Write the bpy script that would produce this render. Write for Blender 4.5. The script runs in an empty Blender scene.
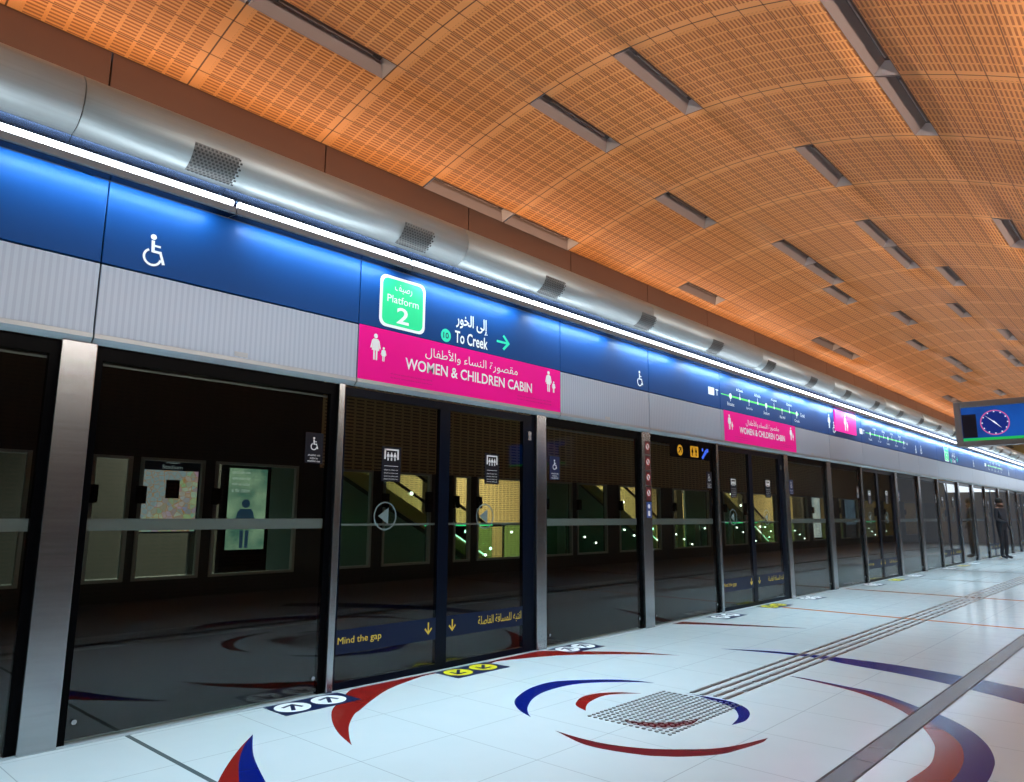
import bpy, math, random
from mathutils import Vector, Matrix
random.seed(4)
S = bpy.context.scene
C = S.collection
PI = math.pi
# ------------------------------------------------------------ camera
cam_d = bpy.data.cameras.new('camera'); cam = bpy.data.objects.new('camera', cam_d); C.objects.link(cam)
_r = Vector((0.737576, 0.67524572, 0.0049864)); _u = Vector((0.11056511, -0.12804923, 0.98558549)); _f = Vector((-0.66615088, 0.72639288, 0.16910466))
cam.matrix_world = Matrix(((_r.x, _u.x, -_f.x, 4.3483), (_r.y, _u.y, -_f.y, 0.0), (_r.z, _u.z, -_f.z, 1.18), (0, 0, 0, 1)))
cam_d.sensor_width = 36; cam_d.lens = 724.157 / 1024 * 36; cam_d.clip_end = 200; cam_d.clip_start = 0.05
S.camera = cam
# ------------------------------------------------------------ world, exposure
W = bpy.data.worlds.new('world'); S.world = W; W.use_nodes = True
W.node_tree.nodes['Background'].inputs[0].default_value = (0.55, 0.62, 0.75, 1)
W.node_tree.nodes['Background'].inputs[1].default_value = 0.15
S.view_settings.view_transform = 'Standard'; S.view_settings.look = 'None'
S.view_settings.gamma = 1; S.view_settings.exposure = 0.0; S.view_settings.use_curve_mapping = False

def area(name, loc, direc, sx, sy, power, col, spread=PI):
    l = bpy.data.lights.new(name, 'AREA'); l.shape = 'RECTANGLE'; l.size = sx; l.size_y = sy
    l.energy = power; l.color = col; l.spread = spread
    o = bpy.data.objects.new(name, l); C.objects.link(o); o.location = loc
    d = Vector(direc).normalized(); o.rotation_mode = 'QUATERNION'
    # local -Z looks along d, local X across, local Y along world Y
    z = -d; y = Vector((0, 1, 0)); y = (y - z * y.dot(z)).normalized(); x = y.cross(z)
    o.rotation_quaternion = Matrix(((x.x, y.x, z.x), (x.y, y.y, z.y), (x.z, y.z, z.z))).to_quaternion()
    return o
WARM = (1.0, 0.78, 0.58); COOL = (0.66, 0.86, 1.0); NEUT = (1.0, 0.93, 0.86)
# added unseen fill lamps on the island side and over the bulkhead, washing the vault
for k in range(6):
    area('vault_fill_light', (4.66, -3 + k * 7.0, 3.36), (-1, 0, 0.50), 0.12, 6.0, 80, NEUT, 2.4)
    area('vault_edge_fill_light', (-0.93, -3 + k * 7.0, 3.97), (0.55, 0, 1), 0.06, 6.8, 25, WARM, 2.9)
# light of the strip over the doors on the fascia below it
for k in range(26):
    area('strip_glow', (0.132, -1.575 + 1.43 * k, 3.034), (-0.6, 0, -1), 0.02, 1.2, 8.5, (0.60, 0.86, 1.0))
# added fill lamps high over the platform edge and the middle, narrow beams
for k in range(7):
    area('edge_fill_light', (1.2, -2 + k * 6.0, 4.72), (-0.10, 0, -1), 0.12, 5.0, 43, (0.55, 0.84, 1.0), 0.95)
    area('platform_fill_light', (2.0, -2 + k * 6.0, 4.70), (0.0, 0, -1), 0.15, 5.0, 41, COOL, 1.2)
# cool lamp at the far end, and added fill lamps for the opposite platform
area('end_cool_light', (2.2, 38.5, 3.0), (0, -1, -0.5), 3.0, 1.5, 14, (0.8, 0.9, 1.0), 1.5)
area('opposite_fill_light', (-5.6, 3.0, 3.9), (-0.15, 0, -1), 0.4, 3.0, 120, (0.85, 1.0, 0.95), 2.0)
for k in range(5):
    area('opposite_fill_light', (-8.2, 7 + k * 7.0, 3.9), (-0.35, 0, -1), 0.5, 4.0, 270, (1.0, 0.90, 0.78), 2.0)
# ------------------------------------------------------------ materials
MATS = {}
def mat(name, col, rough=0.5, metal=0.0, spec=0.5, emit=None, es=1.0, coat=0.0):
    if name in MATS: return MATS[name]
    m = bpy.data.materials.new(name); m.use_nodes = True
    b = m.node_tree.nodes['Principled BSDF']
    b.inputs['Base Color'].default_value = (*col, 1); b.inputs['Roughness'].default_value = rough
    b.inputs['Metallic'].default_value = metal; b.inputs['Specular IOR Level'].default_value = spec
    b.inputs['Coat Weight'].default_value = coat; b.inputs['Coat Roughness'].default_value = 0.08
    if emit: b.inputs['Emission Color'].default_value = (*emit, 1); b.inputs['Emission Strength'].default_value = es
    MATS[name] = m; return m
def nodes(m):
    nt = m.node_tree; return nt, nt.nodes, nt.links, nt.nodes['Principled BSDF']
def mth(nt, op, a, b=None, c=None):
    n = nt.nodes.new('ShaderNodeMath'); n.operation = op
    for i, v in enumerate((a, b, c)):
        if v is None: continue
        if isinstance(v, (int, float)): n.inputs[i].default_value = v
        else: nt.links.new(v, n.inputs[i])
    return n.outputs[0]
def mixc(nt, fac, a, b):
    n = nt.nodes.new('ShaderNodeMix'); n.data_type = 'RGBA'
    for s, v in ((n.inputs[0], fac), (n.inputs[6], a), (n.inputs[7], b)):
        if isinstance(v, (int, float)): s.default_value = v
        elif isinstance(v, tuple): s.default_value = (*v, 1)
        else: nt.links.new(v, s)
    return n.outputs[2]
def coords(nt, kind='Object'):
    t = nt.nodes.new('ShaderNodeTexCoord'); s = nt.nodes.new('ShaderNodeSeparateXYZ')
    nt.links.new(t.outputs[kind], s.inputs[0]); return t, s.outputs
def noise(nt, vec, scale, detail=3, sc=None):
    mp = nt.nodes.new('ShaderNodeMapping'); nt.links.new(vec, mp.inputs[0])
    if sc: mp.inputs['Scale'].default_value = sc
    n = nt.nodes.new('ShaderNodeTexNoise'); n.inputs['Scale'].default_value = scale; n.inputs['Detail'].default_value = detail
    nt.links.new(mp.outputs[0], n.inputs['Vector']); return n.outputs['Fac']
def band(nt, x, period, lo, hi, off=0.0):
    """1 where fract((x-off)/period) lies between lo and hi"""
    f = mth(nt, 'FRACT', mth(nt, 'DIVIDE', mth(nt, 'SUBTRACT', x, off), period))
    return mth(nt, 'MULTIPLY', mth(nt, 'GREATER_THAN', f, lo), mth(nt, 'LESS_THAN', f, hi))

def floor_mat():
    m = mat('white_terrazzo_tiles', (0.62, 0.68, 0.70), 0.16, 0, 0.5); nt, N, L, b = nodes(m)
    t, s = coords(nt)
    jx = band(nt, s[0], 0.606, 0.0, 0.008, 0.058); jy = band(nt, s[1], 0.604, 0.0, 0.008, 1.074)
    j = mth(nt, 'MAXIMUM', jx, jy)
    ex = mth(nt, 'MULTIPLY', mth(nt, 'GREATER_THAN', s[1], 1.658), mth(nt, 'LESS_THAN', s[1], 1.684))
    tn = noise(nt, t.outputs['Object'], 3.0)
    tile = mixc(nt, tn, (0.60, 0.67, 0.69), (0.66, 0.72, 0.74))
    c = mixc(nt, mth(nt, 'MULTIPLY', j, 0.55), tile, (0.20, 0.23, 0.25))
    c = mixc(nt, ex, c, (0.10, 0.13, 0.14))
    L.new(c, b.inputs['Base Color'])
    L.new(mth(nt, 'ADD', mth(nt, 'MULTIPLY', noise(nt, t.outputs['Object'], 9), 0.10), 0.11), b.inputs['Roughness'])
    return m
def vault_mat():
    m = mat('perforated_timber_vault', (0.5, 0.2, 0.07), 0.55, 0, 0.3); nt, N, L, b = nodes(m)
    t, _ = coords(nt); uv = nt.nodes.new('ShaderNodeUVMap'); uv.uv_map = 'UVMap'
    s = nt.nodes.new('ShaderNodeSeparateXYZ'); L.new(uv.outputs[0], s.inputs[0]); u, v = s.outputs[0], s.outputs[1]
    # u counts panel rows, v counts bays of 1.2 m
    inside = band(nt, v, 1.0, 0.055, 0.945)
    cell = band(nt, v, 0.11125, 0.08, 0.90, 0.055)
    slot = band(nt, u, 1.0 / 6.0, 0.20, 0.68)
    mar = band(nt, u, 1.0, 0.05, 0.95)
    sl = mth(nt, 'MULTIPLY', mth(nt, 'MULTIPLY', inside, cell), mth(nt, 'MULTIPLY', slot, mar))
    jr = band(nt, v, 1.0, 0.0, 0.010, -0.005); ju = band(nt, u, 1.0, 0.0, 0.05, -0.02)
    rib = mth(nt, 'SUBTRACT', 1.0, band(nt, v, 1.0, 0.06, 0.94))
    # each panel its own shade of timber
    wn = nt.nodes.new('ShaderNodeTexWhiteNoise'); wn.noise_dimensions = '2D'
    cb = nt.nodes.new('ShaderNodeCombineXYZ'); L.new(mth(nt, 'FLOOR', mth(nt, 'DIVIDE', u, 2.0)), cb.inputs[0]); L.new(mth(nt, 'FLOOR', v), cb.inputs[1])
    L.new(cb.outputs[0], wn.inputs['Vector'])
    base = mixc(nt, wn.outputs['Value'], (0.64, 0.245, 0.070), (0.72, 0.285, 0.088))
    base = mixc(nt, mth(nt, 'MULTIPLY', rib, 0.35), base, (0.74, 0.32, 0.12))
    c = mixc(nt, mth(nt, 'MULTIPLY', sl, 0.9), base, (0.27, 0.078, 0.020))
    c = mixc(nt, mth(nt, 'MULTIPLY', ju, 0.8), c, (0.10, 0.03, 0.012))
    c = mixc(nt, mth(nt, 'MULTIPLY', jr, 0.9), c, (0.06, 0.02, 0.01))
    L.new(c, b.inputs['Base Color']); return m
def metal_mat(name, col, rough, axis='z', amt=0.12, metal=1.0):
    m = mat(name, col, rough, metal); nt, N, L, b = nodes(m); t, s = coords(nt)
    sc = {'z': (120, 120, 0.6), 's': (2, 2, 60), 'y': (60, 0.5, 60), 'x': (0.5, 90, 90)}[axis]
    n = noise(nt, t.outputs['Object'], 1.0, 2, sc)
    L.new(mth(nt, 'ADD', mth(nt, 'MULTIPLY', n, amt), rough - amt / 2), b.inputs['Roughness'])
    c = mixc(nt, n, tuple(x * 0.85 for x in col), tuple(min(1, x * 1.1) for x in col)); L.new(c, b.inputs['Base Color'])
    return m
def stripe_mat(name, a, b2, period, rough, metal):
    m = mat(name, a, rough, metal); nt, N, L, b = nodes(m); t, s = coords(nt)
    c = mixc(nt, band(nt, s[1], period, 0.0, 0.45), a, b2); L.new(c, b.inputs['Base Color']); return m
def perf_mat(name, a, hole, py, pz, rough=0.5):
    m = mat(name, a, rough); nt, N, L, b = nodes(m); t, s = coords(nt)
    f = mth(nt, 'MULTIPLY', band(nt, s[1], py, 0.12, 0.88), band(nt, s[2], pz, 0.3, 0.75))
    L.new(mixc(nt, f, a, hole), b.inputs['Base Color']); return m
def glass_mat(name, tint, f0=0.035, rough=0.0):
    m = bpy.data.materials.new(name); m.use_nodes = True; nt = m.node_tree; nt.nodes.clear()
    out = nt.nodes.new('ShaderNodeOutputMaterial'); tr = nt.nodes.new('ShaderNodeBsdfTransparent'); gl = nt.nodes.new('ShaderNodeBsdfGlossy')
    tr.inputs[0].default_value = (*tint, 1); gl.inputs['Roughness'].default_value = rough; gl.inputs[0].default_value = (1, 1, 1, 1)
    g = nt.nodes.new('ShaderNodeNewGeometry'); d = nt.nodes.new('ShaderNodeVectorMath'); d.operation = 'DOT_PRODUCT'
    nt.links.new(g.outputs['Normal'], d.inputs[0]); nt.links.new(g.outputs['Incoming'], d.inputs[1])
    a = mth(nt, 'ABSOLUTE', d.outputs['Value']); p = mth(nt, 'POWER', mth(nt, 'SUBTRACT', 1.0, a), 5.0)
    fr = mth(nt, 'ADD', mth(nt, 'MULTIPLY', p, 1 - f0), f0)
    mx = nt.nodes.new('ShaderNodeMixShader'); nt.links.new(fr, mx.inputs[0]); nt.links.new(tr.outputs[0], mx.inputs[1]); nt.links.new(gl.outputs[0], mx.inputs[2])
    nt.links.new(mx.outputs[0], out.inputs[0]); return m
def emis(name, col, s=1.0): return mat(name, tuple(x * 0.3 for x in col), 0.5, 0, 0.2, emit=col, es=s)

M_FLOOR = floor_mat(); M_VAULT = vault_mat()
M_STEEL = metal_mat('brushed_steel', (0.45, 0.46, 0.47), 0.26, 's', 0.05)
M_DUCT = metal_mat('satin_silver_cladding', (0.42, 0.48, 0.50), 0.42, 'y', 0.04, 0.55)
M_WHITE = stripe_mat('reflection_striped_fascia', (0.31, 0.38, 0.48), (0.27, 0.335, 0.43), 0.035, 0.34, 0.35)  # reflections on the silver painted in as faint stripes
M_BLUE = mat('blue_enamel', (0.002, 0.050, 0.20), 0.40, 0.0, 0.13)
M_BROWN = mat('bronze_satin_panel', (0.17, 0.095, 0.068), 0.33, 0.5)
M_GREY = metal_mat('grey_aluminium_trim', (0.33, 0.36, 0.38), 0.38, 'y', 0.05)
M_HAND = mat('handrail_satin', (.42, .47, .50), .5, .2)
M_BLACK = mat('black_frame', (0.002, 0.002, 0.0025), 0.25, 0, 0.03)
M_DARK = mat('dark_housing', (0.03, 0.033, 0.038), 0.4)
M_HOUS = mat('lamp_housing_grey', (0.16, 0.20, 0.25), 0.35, 0.4)
M_TUBE = emis('strip_lamp', (0.88, 0.95, 1.0), 7.0)
M_STRIPB = mat('blue_grey_mirror_band', (0.22, 0.30, 0.48), 0.14, 0.95)
M_PINK = mat('pink_vinyl', (0.90, 0.0, 0.27), 0.5, 0, 0.15)
M_WTXT = mat('white_lettering', (0.85, 0.87, 0.88), 0.5)
M_WLIT = emis('lit_white_lettering', (0.85, 0.95, 1.0), 0.75)
M_GRN = emis('lit_green_sign', (0.02, 0.72, 0.30), 0.85)
M_TEAL = emis('lit_teal_sign', (0.03, 0.75, 0.50), 0.8)
M_LGRN = emis('line_map_green', (0.12, 0.85, 0.15), 0.8)
M_MAG = emis('lit_magenta_sign', (0.85, 0.01, 0.35), 0.9)
M_FPNK = mat('faint_dark_pink', (0.45, 0.0, 0.12), 0.5)
M_RED = mat('red_inlay', (0.24, 0.012, 0.010), 0.16, 0, 0.14)
M_NAVY = mat('blue_inlay', (0.003, 0.010, 0.15), 0.16, 0, 0.14)
M_MAR = mat('maroon_inlay', (0.15, 0.012, 0.018), 0.16, 0, 0.14)
M_ORG = mat('orange_inlay', (0.50, 0.15, 0.03), 0.25)
M_TAUPE = mat('taupe_granite_band', (0.115, 0.10, 0.095), 0.22)
M_DLINE = mat('dark_joint', (0.03, 0.022, 0.02), 0.4)
M_STUD = mat('steel_tactile', (0.24, 0.23, 0.22), 0.35, 0.8)
M_NAVYST = mat('navy_sticker', (0.005, 0.014, 0.06), 0.4, 0, .3)
M_YEL = mat('yellow_sticker', (0.78, 0.68, 0.02), 0.4)
M_YTXT = mat('yellow_lettering', (0.80, 0.55, 0.05), 0.5)
M_STB = mat('black_sticker', (0.003, 0.004, 0.010), 0.4, 0, .25)
M_REDRING = mat('red_ring', (0.45, 0.02, 0.02), 0.4)
M_GLASS = glass_mat('tinted_screen_glass', (0.76, 0.78, 0.75), 0.040)
M_CLEAR = glass_mat('opposite_screen_glass', (0.88, 0.93, 0.89), 0.02)
M_GREENG = glass_mat('green_edge_glass', (0.62, 0.88, 0.74), 0.03)
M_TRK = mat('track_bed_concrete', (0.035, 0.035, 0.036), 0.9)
M_RAIL = mat('running_rail_steel', (0.2, 0.17, 0.15), 0.4, 0.9)
M_OCHRE = perf_mat('perforated_ochre_cladding', (0.66, 0.46, 0.18), (0.20, 0.15, 0.06), 0.16, 0.055)
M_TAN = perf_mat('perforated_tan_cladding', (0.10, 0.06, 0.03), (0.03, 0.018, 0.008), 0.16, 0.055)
M_OPF = mat('opposite_floor_tiles', (0.30, 0.33, 0.33), 0.2)
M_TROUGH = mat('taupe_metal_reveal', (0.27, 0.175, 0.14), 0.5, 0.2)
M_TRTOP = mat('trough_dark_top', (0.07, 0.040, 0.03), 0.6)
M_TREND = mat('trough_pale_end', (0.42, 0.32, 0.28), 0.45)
M_LED = emis('green_led', (0.05, 1.0, 0.35), 1.6)
M_WLED = emis('white_led', (0.9, 1.0, 0.95), 4.0)

# ------------------------------------------------------------ mesh helpers
class MB:
    def __init__(s): s.v = []; s.f = []; s.m = []; s.uv = {}
    def quad(s, pts, mi=0):
        n = len(s.v); s.v += [tuple(p) for p in pts]; s.f.append(tuple(range(n, n + len(pts)))); s.m.append(mi); return s
    def box(s, x0, x1, y0, y1, z0, z1, mi=0):
        n = len(s.v)
        s.v += [(x, y, z) for z in (z0, z1) for y in (y0, y1) for x in (x0, x1)]
        for f in ((0, 2, 3, 1), (4, 5, 7, 6), (0, 1, 5, 4), (2, 6, 7, 3), (0, 4, 6, 2), (1, 3, 7, 5)):
            s.f.append(tuple(n + i for i in f)); s.m.append(mi)
        return s
    def prism(s, poly, axis, a, b, mi=0):
        """poly in the two other axes (x: (y,z), y: (x,z), z: (x,y)), extruded a..b"""
        def P(p, t): return {'x': (t, p[0], p[1]), 'y': (p[0], t, p[1]), 'z': (p[0], p[1], t)}[axis]
        n = len(s.v); k = len(poly)
        s.v += [P(p, a) for p in poly] + [P(p, b) for p in poly]
        s.f.append(tuple(range(n, n + k))[::-1]); s.f.append(tuple(range(n + k, n + 2 * k))); s.m += [mi, mi]
        for i in range(k):
            j = (i + 1) % k; s.f.append((n + i, n + j, n + k + j, n + k + i)); s.m.append(mi)
        return s
    def disc(s, axis, c, r, a, b, mi=0, n=24, sy=1.0):
        return s.prism([(c[0] + r * math.cos(2 * PI * i / n), c[1] + sy * r * math.sin(2 * PI * i / n)) for i in range(n)], axis, a, b, mi)
    def ring(s, axis, c, r, w, a, b, mi=0, n=28, a0=0.0, a1=2 * PI):
        seg = []
        for i in range(n):
            t0 = a0 + (a1 - a0) * i / n; t1 = a0 + (a1 - a0) * (i + 1) / n
            s.prism([(c[0] + r * math.cos(t0), c[1] + r * math.sin(t0)), (c[0] + r * math.cos(t1), c[1] + r * math.sin(t1)),
                     (c[0] + (r - w) * math.cos(t1), c[1] + (r - w) * math.sin(t1)), (c[0] + (r - w) * math.cos(t0), c[1] + (r - w) * math.sin(t0))], axis, a, b, mi)
        return s
    def tube(s, p, q, r, mi=0, n=10):
        p = Vector(p); q = Vector(q); d = (q - p).normalized(); e = d.orthogonal().normalized(); g = d.cross(e); k = len(s.v)
        for c in (p, q):
            for i in range(n): s.v.append(tuple(c + r * (math.cos(2 * PI * i / n) * e + math.sin(2 * PI * i / n) * g)))
        for i in range(n): j = (i + 1) % n; s.f.append((k + i, k + j, k + n + j, k + n + i)); s.m.append(mi)
        s.f.append(tuple(k + i for i in range(n))[::-1]); s.f.append(tuple(k + n + i for i in range(n))); s.m += [mi, mi]
        return s
    def add(s, vs, fs, mi=0):
        n = len(s.v); s.v += [tuple(v) for v in vs]
        for f in fs: s.f.append(tuple(n + i for i in f)); s.m.append(mi)
        return s
    def build(s, name, mats, parent=None, loc=None, bevel=0, smooth=False):
        me = bpy.data.meshes.new(name)
        o3 = Vector(loc) if loc else Vector((0, 0, 0))
        me.from_pydata([tuple(Vector(v) - o3) for v in s.v], [], s.f)
        if not isinstance(mats, (list, tuple)): mats = [mats]
        for m in mats: me.materials.append(m)
        me.polygons.foreach_set('material_index', s.m)
        if smooth: me.polygons.foreach_set('use_smooth', [True] * len(me.polygons))
        me.update(); o = bpy.data.objects.new(name, me); C.objects.link(o)
        if loc: o.location = loc
        if bevel:
            b = o.modifiers.new('bevel', 'BEVEL'); b.width = bevel; b.segments = 2; b.limit_method = 'ANGLE'
        if parent: o.parent = parent; 
        return o
def tag(o, label, cat, group=None, kind=None):
    o['label'] = label; o['category'] = cat
    if group: o['group'] = group
    if kind: o['kind'] = kind
    return o
def struct(o): o['kind'] = 'structure'; return o
def empty(name, loc, label, cat, group=None):
    o = bpy.data.objects.new(name, None); o.empty_display_size = 0.1; C.objects.link(o); o.location = loc
    return tag(o, label, cat, group)
def part(mb, name, mats, root, **k):
    o = mb.build(name, mats, **k); o.parent = root
    bpy_loc = root.matrix_world.translation if False else root_loc(root)
    o.location = Vector(o.location) - bpy_loc
    return o
def root_loc(r):
    v = Vector(r.location); p = r.parent
    while p: v += Vector(p.location); p = p.parent
    return v
def seen(i): return nth(i) + ' in view' if i >= 0 else '%s out of view' % nth(-i)
def nth(i): return ('nearest', 'second', 'third', 'fourth', 'fifth', 'sixth', 'seventh', 'eighth', 'ninth', 'tenth')[i] if i < 10 else '%dth' % (i + 1)

# text as mesh: outlines come from Blender's built-in font
_tc = {}
def text_geo(body, bold=False):
    if (body, bold) in _tc: return _tc[(body, bold)]
    c = bpy.data.curves.new('t', 'FONT'); c.body = body; c.resolution_u = 3
    if bold: c.offset = 0.018
    o = bpy.data.objects.new('t', c); C.objects.link(o); bpy.context.view_layer.update()
    me = bpy.data.meshes.new_from_object(o.evaluated_get(bpy.context.evaluated_depsgraph_get()))
    vs = [(v.co.x, v.co.y) for v in me.vertices]; fs = [tuple(p.vertices) for p in me.polygons]
    bpy.data.objects.remove(o); bpy.data.curves.remove(c); bpy.data.meshes.remove(me)
    xs = [v[0] for v in vs]; ys = [v[1] for v in vs]; x0, x1, y0, y1 = min(xs), max(xs), min(ys), max(ys)
    _tc[(body, bold)] = ([((a - x0) / (x1 - x0), (b - y0) / (y1 - y0)) for a, b in vs], fs); return _tc[(body, bold)]
def put_text(mb, body, a0, a1, b0, b1, d, mi=0, plane='x', bold=False, flip=False):
    """text filling the box a0..a1, b0..b1. plane x: on a wall facing +X (a = y, b = z, d = x)"""
    vs, fs = text_geo(body, bold)
    def P(u, v):
        a = a0 + (a1 - a0) * u; b = b0 + (b1 - b0) * v
        return {'x': (d, a, b), 'y': (a, d, b), 'z': (a, b, d)}[plane]
    mb.add([P(u, v) for u, v in vs], fs, mi)
AR = {'ا': (0xFE8D, 0xFE8E), 'أ': (0xFE83, 0xFE84), 'إ': (0xFE87, 0xFE88), 'ى': (0xFEEF, 0xFEF0), 'ل': (0xFEDD, 0xFEDE, 0xFEDF, 0xFEE0),
      'خ': (0xFEA5, 0xFEA6, 0xFEA7, 0xFEA8), 'و': (0xFEED, 0xFEEE), 'ر': (0xFEAD, 0xFEAE), 'م': (0xFEE1, 0xFEE2, 0xFEE3, 0xFEE4),
      'ق': (0xFED5, 0xFED6, 0xFED7, 0xFED8), 'ص': (0xFEB9, 0xFEBA, 0xFEBB, 0xFEBC), 'ة': (0xFE93, 0xFE94), 'ن': (0xFEE5, 0xFEE6, 0xFEE7, 0xFEE8),
      'س': (0xFEB1, 0xFEB2, 0xFEB3, 0xFEB4), 'ط': (0xFEC1, 0xFEC2, 0xFEC3, 0xFEC4), 'ف': (0xFED1, 0xFED2, 0xFED3, 0xFED4),
      'ت': (0xFE95, 0xFE96, 0xFE97, 0xFE98), 'ب': (0xFE8F, 0xFE90, 0xFE91, 0xFE92), 'ه': (0xFEE9, 0xFEEA, 0xFEEB, 0xFEEC), 'د': (0xFEA9, 0xFEAA),
      'ي': (0xFEF1, 0xFEF2, 0xFEF3, 0xFEF4), 'ء': (0xFE80,), '\ue000': (0xFEF7, 0xFEF8)}
def arabic(s):
    s = s.replace('لأ', '\ue000'); out = []
    for i, ch in enumerate(s):
        f = AR.get(ch)
        if not f: out.append(ch); continue
        pj = i > 0 and len(AR.get(s[i - 1], ())) == 4
        nj = i < len(s) - 1 and s[i + 1] in AR and len(AR[s[i + 1]]) >= 2 and len(f) == 4
        if len(f) == 1: out.append(chr(f[0])); continue
        out.append(chr(f[(3 if nj else 1) if pj else (2 if nj else 0)]))
    return ''.join(out[::-1])

# pictograms on a wall facing +X, in the box centred (cy, cz), height h
def wheelchair(mb, cy, cz, h, d, e, mi=0):
    k = h / 2
    mb.disc('x', (cy - 0.10 * k, cz + 0.82 * k), 0.17 * k, d, e, mi, 14)
    mb.prism([(cy - .20 * k, cz + .6 * k), (cy - .02 * k, cz + .6 * k), (cy + .02 * k, cz - .12 * k), (cy - .16 * k, cz - .12 * k)], 'x', d, e, mi)
    mb.prism([(cy - .05 * k, cz + .36 * k), (cy + .34 * k, cz + .36 * k), (cy + .34 * k, cz + .24 * k), (cy - .05 * k, cz + .24 * k)], 'x', d, e, mi)
    mb.prism([(cy - .1 * k, cz + .02 * k), (cy + .42 * k, cz + .02 * k), (cy + .42 * k, cz - .13 * k), (cy - .1 * k, cz - .13 * k)], 'x', d, e, mi)
    mb.prism([(cy + .28 * k, cz - .05 * k), (cy + .42 * k, cz - .05 * k), (cy + .66 * k, cz - .72 * k), (cy + .50 * k, cz - .76 * k)], 'x', d, e, mi)
    mb.ring('x', (cy - .08 * k, cz - .42 * k), .54 * k, .13 * k, d, e, mi, 20, math.radians(118), math.radians(350))
def person_sign(mb, cy, z0, h, d, e, mi=0, dress=True):
    mb.disc('x', (cy, z0 + .91 * h), .09 * h, d, e, mi, 14)
    w = .17 * h
    if dress: body = [(cy - .11 * h, z0 + .80 * h), (cy + .11 * h, z0 + .80 * h), (cy + w, z0 + .36 * h), (cy - w, z0 + .36 * h)]
    else: body = [(cy - .13 * h, z0 + .80 * h), (cy + .13 * h, z0 + .80 * h), (cy + .13 * h, z0 + .42 * h), (cy - .13 * h, z0 + .42 * h)]
    mb.prism(body, 'x', d, e, mi)
    for s in (-1, 1):
        mb.prism([(cy + s * .02 * h, z0 + .36 * h), (cy + s * .10 * h, z0 + .36 * h), (cy + s * .09 * h, z0), (cy + s * .02 * h, z0)][::s], 'x', d, e, mi)
        mb.prism([(cy + s * .11 * h, z0 + .79 * h), (cy + s * .17 * h, z0 + .74 * h), (cy + s * .24 * h, z0 + .44 * h), (cy + s * .18 * h, z0 + .43 * h)][::s], 'x', d, e, mi)
def family(mb, cy, z0, h, d, e, mi=0):
    person_sign(mb, cy - .14 * h, z0, h, d, e, mi); person_sign(mb, cy + .24 * h, z0, h * .55, d, e, mi)
def rrect(y0, y1, z0, z1, r, n=6):
    P = []
    for cy, cz, a in ((y1 - r, z1 - r, 0), (y0 + r, z1 - r, 90), (y0 + r, z0 + r, 180), (y1 - r, z0 + r, 270)):
        for i in range(n + 1):
            t = math.radians(a + 90 * i / n); P.append((cy + r * math.cos(t), cz + r * math.sin(t)))
    return P
def arrow(mb, cy, cz, h, ang, d, e, mi=0, plane='x', w=0.13):
    ca, sa = math.cos(ang), math.sin(ang)
    def R(p): return (cy + h * (p[0] * ca - p[1] * sa), cz + h * (p[0] * sa + p[1] * ca))
    for poly in ([(-.5, -w / 2), (.4, -w / 2), (.4, w / 2), (-.5, w / 2)], [(.5, 0), (.05, .42), (-.06, .33), (.32, -.02)], [(.5, 0), (.32, .02), (-.06, -.33), (.05, -.42)]):
        mb.prism([R(p) for p in poly], plane, d, e, mi)

PER = 5.70; Y1 = 37.0; Y0 = -4.9
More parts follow.
